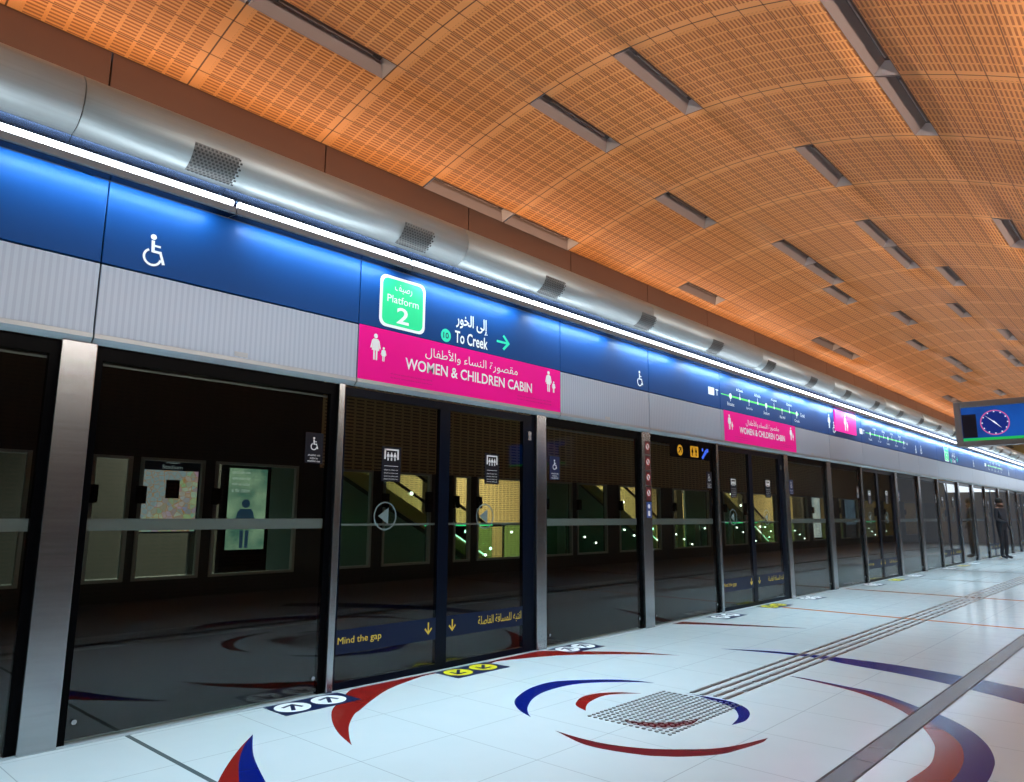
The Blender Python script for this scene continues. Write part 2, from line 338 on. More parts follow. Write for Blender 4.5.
# ------------------------------------------------------------ floor
root_floor = struct(MB().box(-0.12, 6.4, Y0, 40, -0.15, 0.0).build('floor', M_FLOOR))
SW = {
 'A_red': [(0.484, 2.145), (0.654, 1.984), (0.84, 1.828), (1.034, 1.685), (1.219, 1.575), (1.298, 1.649), (1.102, 1.749), (0.871, 1.867), (0.652, 2.005)],
 'A_blue': [(0.484, 2.145), (0.82, 1.97), (1.188, 1.83), (1.407, 1.752), (1.298, 1.649), (1.102, 1.749), (0.871, 1.867), (0.652, 2.005)],
 'B': [(1.03, 2.402), (0.79, 2.481), (0.554, 2.599), (0.351, 2.741), (0.206, 2.906), (0.007, 3.131), (0.002, 3.368), (0.004, 3.861), (0.03, 4.424), (-0.016, 5.019), (0.234, 5.294), (0.654, 5.635), (1.016, 5.787), (0.7, 5.557), (0.331, 5.169), (0.19, 4.902), (0.067, 4.54), (0.078, 4.376), (0.038, 3.831), (0.094, 3.556), (0.2, 3.276), (0.359, 3.024), (0.492, 2.843), (0.551, 2.759), (0.719, 2.604), (0.892, 2.484)],
 'C': [(1.356, 3.443), (1.197, 3.515), (1.043, 3.642), (0.941, 3.81), (0.866, 4.026), (0.861, 4.252), (0.977, 4.443), (1.132, 4.61), (1.267, 4.691), (1.41, 4.73), (1.292, 4.652), (1.126, 4.484), (1.016, 4.284), (1.007, 4.012), (1.07, 3.8), (1.179, 3.619), (1.276, 3.508)],
 'D': [(1.506, 3.783), (1.402, 3.831), (1.343, 3.897), (1.284, 4.037), (1.295, 4.183), (1.381, 4.315), (1.51, 4.396), (1.4, 4.264), (1.365, 4.148), (1.395, 3.978), (1.445, 3.871)],
 'E': [(1.635, 3.33), (1.816, 3.317), (1.992, 3.334), (2.167, 3.408), (2.306, 3.516), (2.428, 3.651), (2.5, 3.815), (2.554, 4.019), (2.563, 3.917), (2.533, 3.742), (2.492, 3.585), (2.377, 3.426), (2.287, 3.353), (2.225, 3.313), (2.047, 3.255), (1.879, 3.248)],
 'F': [(1.739, 4.607), (1.894, 4.62), (2.054, 4.607), (2.178, 4.541), (2.268, 4.421), (2.317, 4.252), (2.298, 4.115), (2.259, 4.279), (2.201, 4.389), (2.132, 4.471), (2.014, 4.537), (1.807, 4.604)],
 'G': [(1.759, 3.759), (1.882, 3.804), (1.972, 3.875), (2.067, 3.994), (2.093, 4.15), (2.119, 3.959), (2.045, 3.807), (1.921, 3.743)],
 'H': [(1.12, 6.329), (1.457, 6.513), (1.716, 6.585), (2.085, 6.648), (2.509, 6.642), (2.976, 6.533), (3.384, 6.376), (3.599, 6.256), (4.1, 5.95), (4.6, 5.4), (4.4, 5.15), (4.0, 5.5), (3.652, 5.727), (3.452, 5.864), (3.239, 6.007), (2.97, 6.156), (2.667, 6.28), (2.163, 6.409), (1.936, 6.486), (1.635, 6.474)],
 'I_blue': [(2.003, 5.642), (2.211, 5.628), (2.435, 5.58), (2.692, 5.518), (2.984, 5.296), (3.158, 5.158), (3.33, 4.938), (3.45, 4.694), (3.522, 4.445), (3.546, 4.254), (3.556, 4.063), (3.559, 3.778), (3.435, 3.66), (3.435, 3.949), (3.431, 4.146), (3.404, 4.372), (3.341, 4.612), (3.241, 4.807), (3.116, 4.96), (2.97, 5.204), (2.722, 5.411), (2.451, 5.532)],
 'I_red': [(2.003, 5.642), (2.451, 5.532), (2.722, 5.411), (2.97, 5.204), (3.116, 4.96), (3.241, 4.807), (3.341, 4.612), (3.404, 4.372), (3.431, 4.146), (3.435, 3.949), (3.435, 3.66), (3.264, 3.5), (3.285, 3.807), (3.306, 4.133), (3.269, 4.399), (3.224, 4.564), (3.127, 4.794), (2.974, 5.066), (2.75, 5.307), (2.463, 5.495)],
 'J': [(-0.124, 7.501), (-0.014, 7.587), (0.655, 7.893), (1.224, 8.099), (0.701, 7.794), (0.366, 7.619), (0.017, 7.37)],

}
def smooth_outline(p, n=5):
    out = []; k = len(p); V = [Vector(q) for q in p]
    def sharp(i):
        a = (V[i] - V[i - 1]); c = (V[(i + 1) % k] - V[i])
        return a.length < 1e-6 or c.length < 1e-6 or a.angle(c) > math.radians(52)
    sh = [sharp(i) for i in range(k)]
    for i in range(k):
        p1, p2 = V[i], V[(i + 1) % k]
        p0 = V[i - 1] if not sh[i] else p1 - (p2 - p1); p3 = V[(i + 2) % k] if not sh[(i + 1) % k] else p2 + (p2 - p1)
        for j in range(n):
            t = j / n; q = 0.5 * ((2 * p1) + (p2 - p0) * t + (2 * p0 - 5 * p1 + 4 * p2 - p3) * t * t + (3 * p1 - p0 - 3 * p2 + p3) * t ** 3)
            out.append((q.x, q.y))
    return out
def inlay(key, mt, label, h=0.0008):
    p = smooth_outline(SW[key]); o = MB().prism(p, 'z', -0.002, h).build('crescent_inlay', mt); o.parent = root_floor; o['label'] = label; return o
inlay('A_red', M_RED, 'red half of the crescent at bottom left'); inlay('A_blue', M_NAVY, 'blue half of the crescent at bottom left')
inlay('B', M_RED, 'long red crescent running under the yellow floor sticker')
inlay('C', M_NAVY, 'blue crescent left of the studded patch'); inlay('D', M_RED, 'small red crescent at the patch corner')
inlay('E', M_MAR, 'long maroon crescent in front of the patch'); inlay('F', M_NAVY, 'blue hook at the right of the patch')
inlay('G', M_MAR, 'maroon sliver under the studs'); inlay('H', M_NAVY, 'long blue crescent crossing the granite band')
inlay('I_blue', M_NAVY, 'outer blue of the big hook'); inlay('I_red', M_RED, 'inner red of the big hook'); inlay('J', M_MAR, 'thin dark sliver by the wall')
for yc, w, mt, x0 in ((9.72, .085, M_ORG, 0.3), (12.95, .11, M_ORG, 0.05), (16.2, .10, M_DLINE, 0.05), (19.3, .09, M_DLINE, 0.05), (22.6, .10, M_DLINE, 0.05), (25.8, .08, M_ORG, .05), (29.0, .1, M_DLINE, .05)):
    o = MB().box(x0, 6.3, yc - w / 2, yc + w / 2, -0.002, 0.0008).build('cross_line_inlay', mt); o.parent = root_floor
b = MB().box(2.995, 3.105, Y0, 38, -0.002, 0.0009, 0).box(2.985, 2.996, Y0, 38, -0.002, 0.0014, 1).box(3.104, 3.115, Y0, 38, -0.002, 0.0014, 1)
for k in range(12): b.box(2.995, 3.105, -2.9 + 3.36 * k + 0.16, -2.9 + 3.36 * k + 0.17, -0.002, 0.0014, 1)
o = b.build('granite_band', [M_TAUPE, M_DLINE]); o.parent = root_floor; o['label'] = 'taupe granite band with dark edges'

# tactile paving
b = MB()
for xc in (1.752, 1.835, 1.918, 1.995):
    y = 4.62 + random.random() * .1
    while y < 33:
        b.prism([(xc - .017, 0), (xc - .012, .0055), (xc + .012, .0055), (xc + .017, 0)], 'y', y, y + 0.27); y += 0.298
tag(b.build('tactile_guide_path', M_STUD), 'four rows of raised steel guide bars running along the white platform floor', 'tactile paving')
b = MB()
nx = 14
for i in range(nx):
    for j in range(21):
        cx = 1.575 + .585 * (i + .5) / nx; cy = 3.68 + 0.89 * (j + .5) / 21
        r_ = .0125; b.prism([(cx + r_ * math.cos(PI / 4 * q), cy + r_ * math.sin(PI / 4 * q)) for q in range(8)], 'z', 0.0, 0.005)
tag(b.build('tactile_warning_patch', M_STUD), 'rectangular patch of raised steel studs where the guide bars start', 'tactile paving')

# ------------------------------------------------------------ floor stickers
def floor_sticker(y0, y1, yellow, label, x0=0.02, x1=0.29):
    t = empty('floor_sticker', ((x0 + x1) / 2, (y0 + y1) / 2, 0), label, 'floor sticker', 'boarding stickers on the platform edge')
    part(MB().box(x0, x1, y0, y1, 0.0, 0.002), 'sticker_base', M_NAVYST, t)
    for s in (0, 1):
        cy = y0 + (y1 - y0) * (.24 + .48 * s); r = 0.112
        part(MB().disc('z', ((x0 + x1) / 2 - .01, cy), r, 0.002, 0.0027, 0, 28), 'disc', M_YEL if yellow else M_WTXT, t)
        ar = MB(); arrow(ar, (x0 + x1) / 2 - .01, cy, .16, (-PI / 4 if yellow else PI * .85), .0027, .0034, 0, 'z', .16)
        part(ar, 'arrow', M_NAVYST, t)
    tx = MB(); put_text(tx, 'EXIT' if yellow else 'BOARD', 0, 1, 0, 1, 0.0023, 0, 'z')
    tx.v = [(x1 - .035 + .022 * (1 - v), y0 + .06 + .12 * u + .12, z) for u, v, z in tx.v]
    tx.f = [f[::-1] for f in tx.f]
    tx.f = [f[::-1] for f in tx.f]
for k in range(0, 6):
    o = k * 5.68; w = 'of the %s door' % nth(k)
    floor_sticker(2.46 + o, 3.0 + o, False, 'blue floor sticker with two white arrow discs, left %s' % w)
    floor_sticker(3.86 + o, 4.42 + o, True, 'dark floor sticker with two yellow arrow discs in front %s' % w)
    floor_sticker(5.22 + o, 5.7 + o, False, 'blue floor sticker with two white arrow discs, right %s' % w)

# ------------------------------------------------------------ vault
PC = [1.82321695e-03, -1.48005809e-02, -6.41923719e-02, 2.10668437e-01, 4.74161645e+00]
def vz(x): return (((PC[0] * x + PC[1]) * x + PC[2]) * x + PC[3]) * x + PC[4]
RW = 0.18; XE = 0.06 - 6 * RW          # x of row edge 0 (= -1.02)
NR = 32; BAY = 1.2; BY0 = 1.74 * 1.2   # rib index 0
KB0, KB1 = -4, 31
slots = [(5, 0, 1), (-1, 0, 0), (8, 2, 1), (13, 2, 1), (0, 2, 1), (0, 3, 1), (22, 2, 1), (22, 3, 1), (7, 4, 1), (16, 4, 1), (1, 6, 1), (9, 6, 1), (9, 7, 1),
         (15, 6, 1), (15, 7, 1), (23, 6, 1), (17, 8, 1), (8, 8, 1), (2, 10, 1), (2, 11, 1), (10, 10, 1), (15, 10, 1), (8, 12, 1), (17, 12, 1), (9, 14, 1), (9, 15, 1),
         (15, 14, 1), (15, 15, 1), (7, 16, 1), (9, 19, 1), (5, -1, 1), (13, -1, 1), (18, -2, 1), (3, 18, 1), (3, 19, 1), (28, 3, 1), (30, 8, 1), (27, 12, 1), (16, 22, 1), (7, 22, 1)]
slots = [(r, k) for r, k, q in slots if q]
sset = set(slots)
vv = []; ff = []; uvs = []
for i in range(NR + 1):
    x = XE + RW * i
    for k in range(KB0, KB1 + 1): vv.append((x, BY0 + BAY * k, vz(x)))
nk = KB1 - KB0 + 1
for i in range(NR):
    for k in range(KB0, KB1):
        if (i, k) in sset: continue
        a = i * nk + (k - KB0); ff.append((a, a + 1, a + nk + 1, a + nk)); uvs.append([(i, k), (i, k + 1), (i + 1, k + 1), (i + 1, k)])
me = bpy.data.meshes.new('ceiling'); me.from_pydata(vv, [], ff); me.materials.append(M_VAULT)
ul = me.uv_layers.new(name='UVMap')
for p, uv in zip(me.polygons, uvs):
    for li, c in zip(p.loop_indices, uv): ul.data[li].uv = (c[0] + 10, c[1] + 10)
me.polygons.foreach_set('use_smooth', [True] * len(me.polygons)); me.update()
ceil = struct(bpy.data.objects.new('ceiling', me)); C.objects.link(ceil)
sd = ceil.modifiers.new('thickness', 'SOLIDIFY'); sd.thickness = 0.03; sd.offset = -1

rows_txt = {}
def trough(r, k, label):
    x0 = XE + RW * r; x1 = x0 + RW; y0 = BY0 + BAY * k; y1 = y0 + BAY; xm = (x0 + x1) / 2; zm = (vz(x0) + vz(x1)) / 2
    t = empty('ceiling_light_trough', (xm, (y0 + y1) / 2, zm), label, 'ceiling light', 'light troughs in the timber vault')
    A = [(x0, y0 + .01, vz(x0) - .004), (x1, y0 + .01, vz(x1) - .004), (x1, y1 - .01, vz(x1) - .004), (x0, y1 - .01, vz(x0) - .004)]
    nrm = Vector((-(vz(x1) - vz(x0)), 0, RW)).normalized()
    def off(p, ix, iy, h): 
        q = Vector(p) + nrm * h; tx = Vector((RW, 0, vz(x1) - vz(x0))).normalized(); return tuple(q + tx * ix + Vector((0, iy, 0)))
    Bq = [off(A[0], .085, .08, .080), off(A[1], -.030, .08, .080), off(A[2], -.030, -.08, .080), off(A[3], .085, -.08, .080)]
    b = MB()
    b.quad([A[0], A[3], Bq[3], Bq[0]], 0); b.quad([A[2], A[1], Bq[1], Bq[2]], 0)
    part(b, 'side_reveal', M_TROUGH, t)
    part(MB().quad([A[1], A[0], Bq[0], Bq[1]]), 'end_reveal', M_TREND, t); part(MB().quad([A[3], A[2], Bq[2], Bq[3]]), 'end_reveal', M_TREND, t)
    part(MB().quad(Bq), 'back_plate', M_TRTOP, t)
    c0 = (Vector(Bq[0]) + Vector(Bq[1])) / 2 - nrm * .02; c1 = (Vector(Bq[2]) + Vector(Bq[3])) / 2 - nrm * .02
    part(MB().tube(c0 + Vector((0, .1, 0)), c1 - Vector((0, .1, 0)), .010), 'lamp_tube', M_TROUGH, t)
side = lambda r: 'beside the bronze edge' if r < 4 else ('left of the crown' if r < 12 else ('near the crown' if r < 19 else 'right of the crown'))
for r, k in slots:
    trough(r, k, 'trough light in the vault %s, row %d, bay %s' % (side(r), r + 1, seen(k)))

# ------------------------------------------------------------ bronze edge and silver bulkhead
ys = [1.55 - 1.8 * 3 + 1.8 * i for i in range(23)]
for i in range(22):
    b = MB().box(-1.07, -1.026, ys[i] + .006, ys[i + 1] - .006, 3.95, 4.50)
    tag(b.build('bronze_edge_panel', M_BROWN, bevel=.003), 'bronze metal panel edging the timber vault, %s from the left' % seen(i - 2), 'edge panel', 'bronze panels along the vault edge')
DC = (0.08, 3.395); DR = 0.17
def duct_pt(a): return (DC[0] + DR * math.cos(math.radians(a)), DC[1] + DR * math.sin(math.radians(a)))
dl = 2.86; dy0 = 1.075
for i in range(15):
    y0 = dy0 - 2 * dl + dl * i; y1 = y0 + dl
    t = empty('silver_bulkhead_section', (-.3, (y0 + y1) / 2, 3.3), 'rounded silver cladding section above the strip light, %s from the left' % seen(i - 1), 'bulkhead cladding', 'silver cladding sections over the doors')
    b = MB(); n = 30
    prof = [duct_pt(-94 + 250 * j / n) for j in range(n + 1)]
    vs = [(x, yy, z) for x, z in prof for yy in (y0 + .003, y1 - .003)]
    b.add(vs, [(2 * j, 2 * j + 1, 2 * j + 3, 2 * j + 2) for j in range(n)])
    o = part(b, 'curved_sheet', M_DUCT, t, smooth=True)
    sdm = o.modifiers.new('thickness', 'SOLIDIFY'); sdm.thickness = .01; sdm.offset = -1
    part(MB().prism([(-.03, 3.145), (.075, 3.222), (.075, 3.232), (-.03, 3.155)], 'y', y0 + .002, y1 - .002), 'soffit_band', M_STRIPB, t)
for i in range(20):
    y0 = 1.67 + (1.60 * i if i < 2 else 1.63 * i); y1 = y0 + .28
    b = MB(); n = 10
    for j in range(n):
        a0 = -75 + 65 * j / n; a1 = -75 + 65 * (j + 1) / n
        for q in range(12):
            yy = y0 + .30 * (q + (.0 if j % 2 else .5)) / 12
            p0 = (DC[0] + (DR + .003) * math.cos(math.radians(a0)), DC[1] + (DR + .003) * math.sin(math.radians(a0)))
            p1 = (DC[0] + (DR + .003) * math.cos(math.radians(a0 + 4.2)), DC[1] + (DR + .003) * math.sin(math.radians(a0 + 4.2)))
            b.quad([(p0[0], yy, p0[1]), (p0[0], yy + .015, p0[1]), (p1[0], yy + .015, p1[1]), (p1[0], yy, p1[1])], 1)
        q0 = (DC[0] + (DR + .001) * math.cos(math.radians(a0)), DC[1] + (DR + .001) * math.sin(math.radians(a0)))
        q1 = (DC[0] + (DR + .001) * math.cos(math.radians(a1)), DC[1] + (DR + .001) * math.sin(math.radians(a1)))
        b.quad([(q0[0], y0, q0[1]), (q0[0], y1, q0[1]), (q1[0], y1, q1[1]), (q1[0], y0, q1[1])], 0)
    tag(b.build('air_grille', [mat('grille_grey', (.16, .17, .17), .5, .3), M_DARK]), 'small perforated dark air grille on the silver cladding, %s along the platform' % nth(i), 'air grille', 'air grilles on the silver cladding')

struct(MB().box(-.05, -.035, Y0, Y1, 3.06, 3.30).build('trim_4', M_DARK))
# ------------------------------------------------------------ strip light over the doors
for i in range(26):
    y0 = -2.29 + 1.43 * i; y1 = y0 + 1.43
    t = empty('strip_light', (0.08, (y0 + y1) / 2, 3.08), 'white linear strip light in its grey housing, length %s from the left' % seen(i - 2), 'strip light', 'strip light lengths over the doors')
    b = MB().prism([(0.055, 3.052), (0.140, 3.042), (0.150, 3.048), (0.150, 3.088), (0.115, 3.088), (0.055, 3.10)], 'y', y0 + .004, y1 - .004)
    part(b, 'housing', M_HOUS, t)
    part(MB().prism([(0.040, 3.050), (0.139, 3.039), (0.140, 3.0418), (0.045, 3.053)], 'y', y0 + .004, y1 - .004), 'underside_shade', M_BLACK, t)  # black strip paints shade onto the housing underside, over the fascia gap
    part(MB().box(-.03, .06, y0 + .6, y0 + .66, 3.07, 3.09), 'bracket', M_DARK, t)
    part(MB().tube((.125, y0 + .02, 3.112), (.125, y1 - .02, 3.112), .0235, 0, 12), 'lamp_tube', M_TUBE, t)

# ------------------------------------------------------------ fascia: blue row, silver row, trim
def fascia(k, a, b_, which):
    blue = tag(MB().box(0.0, 0.03, a + .004, b_ - .004, 2.565, 3.05).build('blue_fascia_panel', M_BLUE, bevel=.003),
        'glossy blue fascia panel over the screen doors, %s from the left' % seen(which - 2), 'fascia panel', 'blue fascia panels')
    t = empty('silver_fascia_panel', (0.02, (a + b_) / 2, 2.35), 'reflection-striped silver fascia panel below the blue row, %s from the left' % seen(which - 2), 'fascia panel', 'silver fascia panels')
    part(MB().box(0.0, 0.03, a + .004, b_ - .004, 2.155, 2.555), 'panel', M_WHITE, t, bevel=.003)
    part(MB().prism([(-.02, 2.105), (.0, 2.10), (.035, 2.13), (.035, 2.155), (-.02, 2.155)], 'y', a + .004, b_ - .004), 'bottom_trim', M_GREY, t)
    pl = MB().box(.03, .031, (a + b_) / 2 - .06, (a + b_) / 2 + .03, 2.165, 2.195); part(pl, 'number_plate', mat('small_plate', (.35, .36, .37), .5), t)
w = 0
for k in range(-1, 6):
    o = k * PER
    for a, b_ in ((1.30, 3.04), (3.04, 5.40), (5.40, 1.30 + PER)):
        fascia(k, a + o, b_ + o, w); w += 1
# black gap line between the rows is the real gap; backing behind the fascia
struct(MB().box(-.10, -.005, Y0, Y1, 2.12, 3.04).build('trim_1', M_DARK))

# ------------------------------------------------------------ screen wall: posts, panels, doors
XG = -0.035
def post(y0, y1, label):
    return tag(MB().box(-0.09, 0.012, y0, y1, 0.0, 2.105).build('steel_post', M_STEEL, bevel=.006), label, 'post', 'steel posts of the screen wall')
def glass_panel(y0, y1, label, rail=True, dots=True):
    t = empty('platform_screen', (XG, (y0 + y1) / 2, 0), label, 'glass panel', 'fixed glass panels of the screen wall')
    part(MB().box(XG - .006, XG + .006, y0 + .01, y1 - .01, 0.012, 2.10), 'pane', M_GLASS, t)
    fr = MB().box(XG - .03, XG + .010, y0, y0 + .045, 0.0, 2.10).box(XG - .03, XG + .010, y1 - .045, y1, 0.0, 2.10).box(XG - .03, XG + .010, y0 + .045, y1 - .045, 2.02, 2.10)
    part(fr, 'frame', M_BLACK, t)
    part(MB().box(XG - .045, XG - .03, y0 + .045, y1 - .045, 2.002, 2.014), 'head_bead', M_GREY, t)
    if rail: part(MB().box(XG - .05, XG - .02, y0 + .045, y1 - .045, 1.085, 1.15), 'handrail', M_HAND, t)
    if dots:
        for yy in (y0 + .08, y1 - .08): part(MB().disc('x', (yy, .11), .013, XG + .010, XG + .015, 0, 14), 'fixing', M_STEEL, t)
    return t
def sticker_box(name, label, y0, y1, z0, z1, base, d=XG + .0105, cat='sticker', group=None):
    t = empty(name, (d, (y0 + y1) / 2, z0), label, cat, group)
    part(MB().box(d - .004, d, y0, y1, z0, z1), 'backing', base, t); return t
def access_sign(y0, y1, z0, z1, base, label):
    t = sticker_box('accessibility_sticker', label, y0, y1, z0, z1, base, group='accessibility stickers on the glass')
    b = MB(); wheelchair(b, (y0 + y1) / 2, z1 - (z1 - z0) * .36, (z1 - z0) * .44, XG + .0105, XG + .012)
    part(b, 'pictogram', M_WTXT, t)
    b = MB()
    for q, wd in ((.27, .7), (.17, .45), (.08, .7)):
        put_text(b, 'wheelchair area', (y0 + y1) / 2 - (y1 - y0) * wd / 2, (y0 + y1) / 2 + (y1 - y0) * wd / 2, z0 + (z1 - z0) * (q - .035), z0 + (z1 - z0) * (q + .03), XG + .0112)
    part(b, 'lettering', M_WTXT, t)
def crowd_sign(y0, y1, z0, z1, label):
    d = XG + .0105; t = sticker_box('boarding_sticker', label, y0, y1, z0, z1, M_STB, group='boarding stickers on the door glass')
    b = MB(); h = z1 - z0; w_ = y1 - y0; zt = z1 - .06 * h
    b.box(d, d + .0012, y0 + .12 * w_, y1 - .12 * w_, zt - .045 * h, zt); b.box(d, d + .0012, y0 + .12 * w_, y0 + .2 * w_, zt - .30 * h, zt); b.box(d, d + .0012, y1 - .2 * w_, y1 - .12 * w_, zt - .30 * h, zt)
    for q in (.32, .5, .68): person_sign(b, y0 + q * w_, zt - .34 * h, .24 * h, d, d + .0012, 0, False)
    part(b, 'pictogram', M_WTXT, t)
    b = MB()
    b.box(d, d + .001, y0 + .14 * w_, y1 - .14 * w_, z0 + .44 * h, z0 + .45 * h)
    for q in (.33, .24, .15, .07): put_text(b, 'please let others exit', y0 + .14 * w_, y1 - .14 * w_, z0 + q * h - .022 * h, z0 + q * h + .022 * h, d + .0008)
    part(b, 'lettering', M_WTXT, t)
def door(o, k):
    n_ = nth(k) if k >= 0 else 'out-of-frame left'
    yl, ym, yr = 2.967 + o, 3.965 + o, 5.073 + o
    for s, (a, b_) in enumerate(((yl, ym), (ym, yr))):
        t = empty('sliding_door', (XG, (a + b_) / 2, 0), '%s glass sliding leaf of the %s platform door' % (('left', 'right')[s], n_), 'door', 'sliding door leaves')
        part(MB().box(XG - .006, XG + .006, a + .01, b_ - .01, .012, 2.07), 'pane', M_GLASS, t)
        lw = (.035, .055) if s == 0 else (.055, .15)
        part(MB().box(XG - .03, XG + .010, a, a + lw[0], 0, 2.09).box(XG - .03, XG + .010, b_ - lw[1], b_, 0, 2.09).box(XG - .03, XG + .01, a + lw[0], b_ - lw[1], 2.03, 2.09).box(XG - .03, XG + .01, a + lw[0], b_ - lw[1], 0, .05),
             'frame', mat('door_frame_blue_black', (.003, .005, .012), .3, 0, .08), t)
        hy = (b_ - .055 - .06) if s == 0 else a + .06
        part(MB().box(XG - .05, XG - .02, hy - .03, hy + .03, 1.20, 1.36), 'lock_box', M_BLACK, t)
        part(MB().box(XG - .05, XG - .03, a + lw[0], b_ - lw[1], 1.10, 1.115), 'handrail', M_HAND, t)
        dc = MB().ring('x', ((a + b_) / 2 - .08, 1.17), .105, .010, XG + .0062, XG + .0072)
        dc.prism([((a + b_) / 2 - .145, 1.17), ((a + b_) / 2 - .05, 1.23), ((a + b_) / 2 - .05, 1.11)], 'x', XG + .0062, XG + .0072)
        part(dc, 'frosted_arrow_decal', mat('frosted_vinyl', (.13, .18, .18), .5), t)
        # band with the warning
        d = XG + .0075
        bd = part(MB().box(d - .001, d, a + lw[0], b_ - lw[1], .235, .395), 'warning_band', mat('navy_band', (.005, .010, .036), .35, 0, .2), t)
        bd['label'] = 'dark blue band with yellow warning lettering'
        tx = MB()
        if s == 0:
            put_text(tx, 'Mind the gap', a + .05, a + .42, .285, .345, d + .0008); arrow(tx, b_ - .13, .32, .09, -PI / 2, d, d + .0008)
        else:
            put_text(tx, arabic('انتبه للمسافة الفاصلة'), b_ - .70, b_ - .17, .275, .36, d + .0008); arrow(tx, a + .12, .32, .09, -PI / 2, d, d + .0008)
        part(tx, 'lettering', M_YTXT, t)
    crowd_sign(3.335 + o, 3.515 + o, 1.425, 1.685, 'narrow black boarding sticker on the left leaf of the %s door' % n_)
    crowd_sign(4.43 + o, 4.605 + o, 1.445, 1.705, 'narrow black boarding sticker on the right leaf of the %s door' % n_)
    tag(MB().box(XG + .0105, XG + .016, 4.985 + o, 5.03 + o, 1.86, 1.94).disc('x', (5.007 + o, 1.90), .018, XG + .016, XG + .02, 0, 14).build('door_button', M_STEEL), 'small steel indicator at the top of the black stile of the %s door' % n_, 'indicator')
for k in range(-1, 6):
    o = k * PER; n_ = nth(k) if k >= 0 else 'out-of-frame left'
    post(1.16 + o, 1.335 + o, 'wide brushed steel post left of the %s wide glass panel' % n_ if k != 1 else 'brushed steel post carrying a column of red and blue safety stickers')
    glass_panel(1.335 + o, 2.913 + o, 'dark glass panel between a wide steel post and the %s door' % n_)
    post(2.915 + o, 2.965 + o, 'slim steel post at the left of the %s door' % n_)
    door(o, k)
    post(5.075 + o, 5.21 + o, 'steel post at the right of the %s door' % n_)
    glass_panel(5.212 + o, 1.16 + o + PER, 'dark glass panel to the right of the %s door' % n_ if k >= 0 else 'dark glass panel cut by the left edge of view, left of the wide steel post')
    access_sign(2.685 + o, 2.825 + o, 1.525, 1.735, M_STB, 'black wheelchair sticker on the glass left of the %s door' % n_)
    access_sign(5.30 + o, 5.45 + o, 1.515, 1.735, M_NAVYST, 'navy wheelchair sticker on the glass right of the %s door' % n_)
# steel sill under the screen wall
tag(MB().box(-.10, .014, Y0, Y1, -.02, .003).build('threshold_sill', M_HAND), 'thin grey metal sill along the foot of the glass screen wall', 'sill')
# prohibition stickers on the second wide post
t = empty('safety_sticker_column', (0.013, 6.965, 1.2), 'column of four red ringed prohibition signs and one blue sign on the steel post', 'sticker')
pc = 6.967
for q, z in enumerate((1.93, 1.76, 1.59, 1.42)):
    b = MB().box(.012, .013, pc - .05, pc + .05, z - .075, z + .075); part(b, 'backing', mat('dark_red_sticker', (.10, .012, .015), .4), t)
    b = MB().disc('x', (pc, z + .012), .034, .013, .0138, 0); part(b, 'disc', M_WTXT, t)
    b = MB().ring('x', (pc, z + .012), .042, .009, .0138, .0145); b.prism([(pc - .03, z + .036), (pc - .024, z + .042), (pc + .03, z - .012), (pc + .024, z - .018)], 'x', .0138, .0145); part(b, 'red_ring', M_REDRING, t)
    b = MB(); person_sign(b, pc, z - .014, .05, .0138, .0142, 0, False); part(b, 'pictogram', M_BLACK, t)
b = MB().box(.012, .013, pc - .05, pc + .05, 1.16, 1.33); part(b, 'backing', mat('blue_notice', (.02, .06, .25), .4), t)
b = MB().box(.013, .0136, pc - .022, pc + .022, 1.18, 1.235); b.disc('x', (pc, 1.285), .024, .013, .0136); part(b, 'pictogram', M_WTXT, t)
# hanging direction sign seen inside the fourth panel
t = sticker_box('direction_sticker', 'black strip with amber and blue travel pictograms on the glass beside the second door', 7.52, 8.5, 1.87, 2.05, M_BLACK, cat='sign')
d = XG + .0106
M_AMB = emis('amber', (.85, .42, .02), .45)
part(MB().disc('x', (7.75, 1.96), .065, d, d + .001), 'amber_disc', M_AMB, t); part(MB().prism(rrect(8.0, 8.2, 1.895, 2.03, .015), 'x', d, d + .001), 'amber_square', M_AMB, t)
b = MB(); arrow(b, 7.75, 1.96, .10, PI * .25, d + .001, d + .002); part(b, 'arrow', M_BLACK, t)
b = MB(); person_sign(b, 8.05, 1.91, .1, d + .001, d + .002); part(b, 'figure', M_BLACK, t); b = MB(); person_sign(b, 8.14, 1.91, .1, d + .001, d + .002, 0, False); part(b, 'figure', M_BLACK, t)
b = MB().prism([(8.28, 1.90), (8.31, 1.88), (8.42, 1.97), (8.46, 1.98), (8.46, 2.02), (8.42, 2.02), (8.38, 2.0)], 'x', d, d + .001); b.disc('x', (8.31, 2.0), .02, d, d + .001); part(b, 'blue_pictogram', emis('sign_blue', (.05, .15, .9), .7), t)

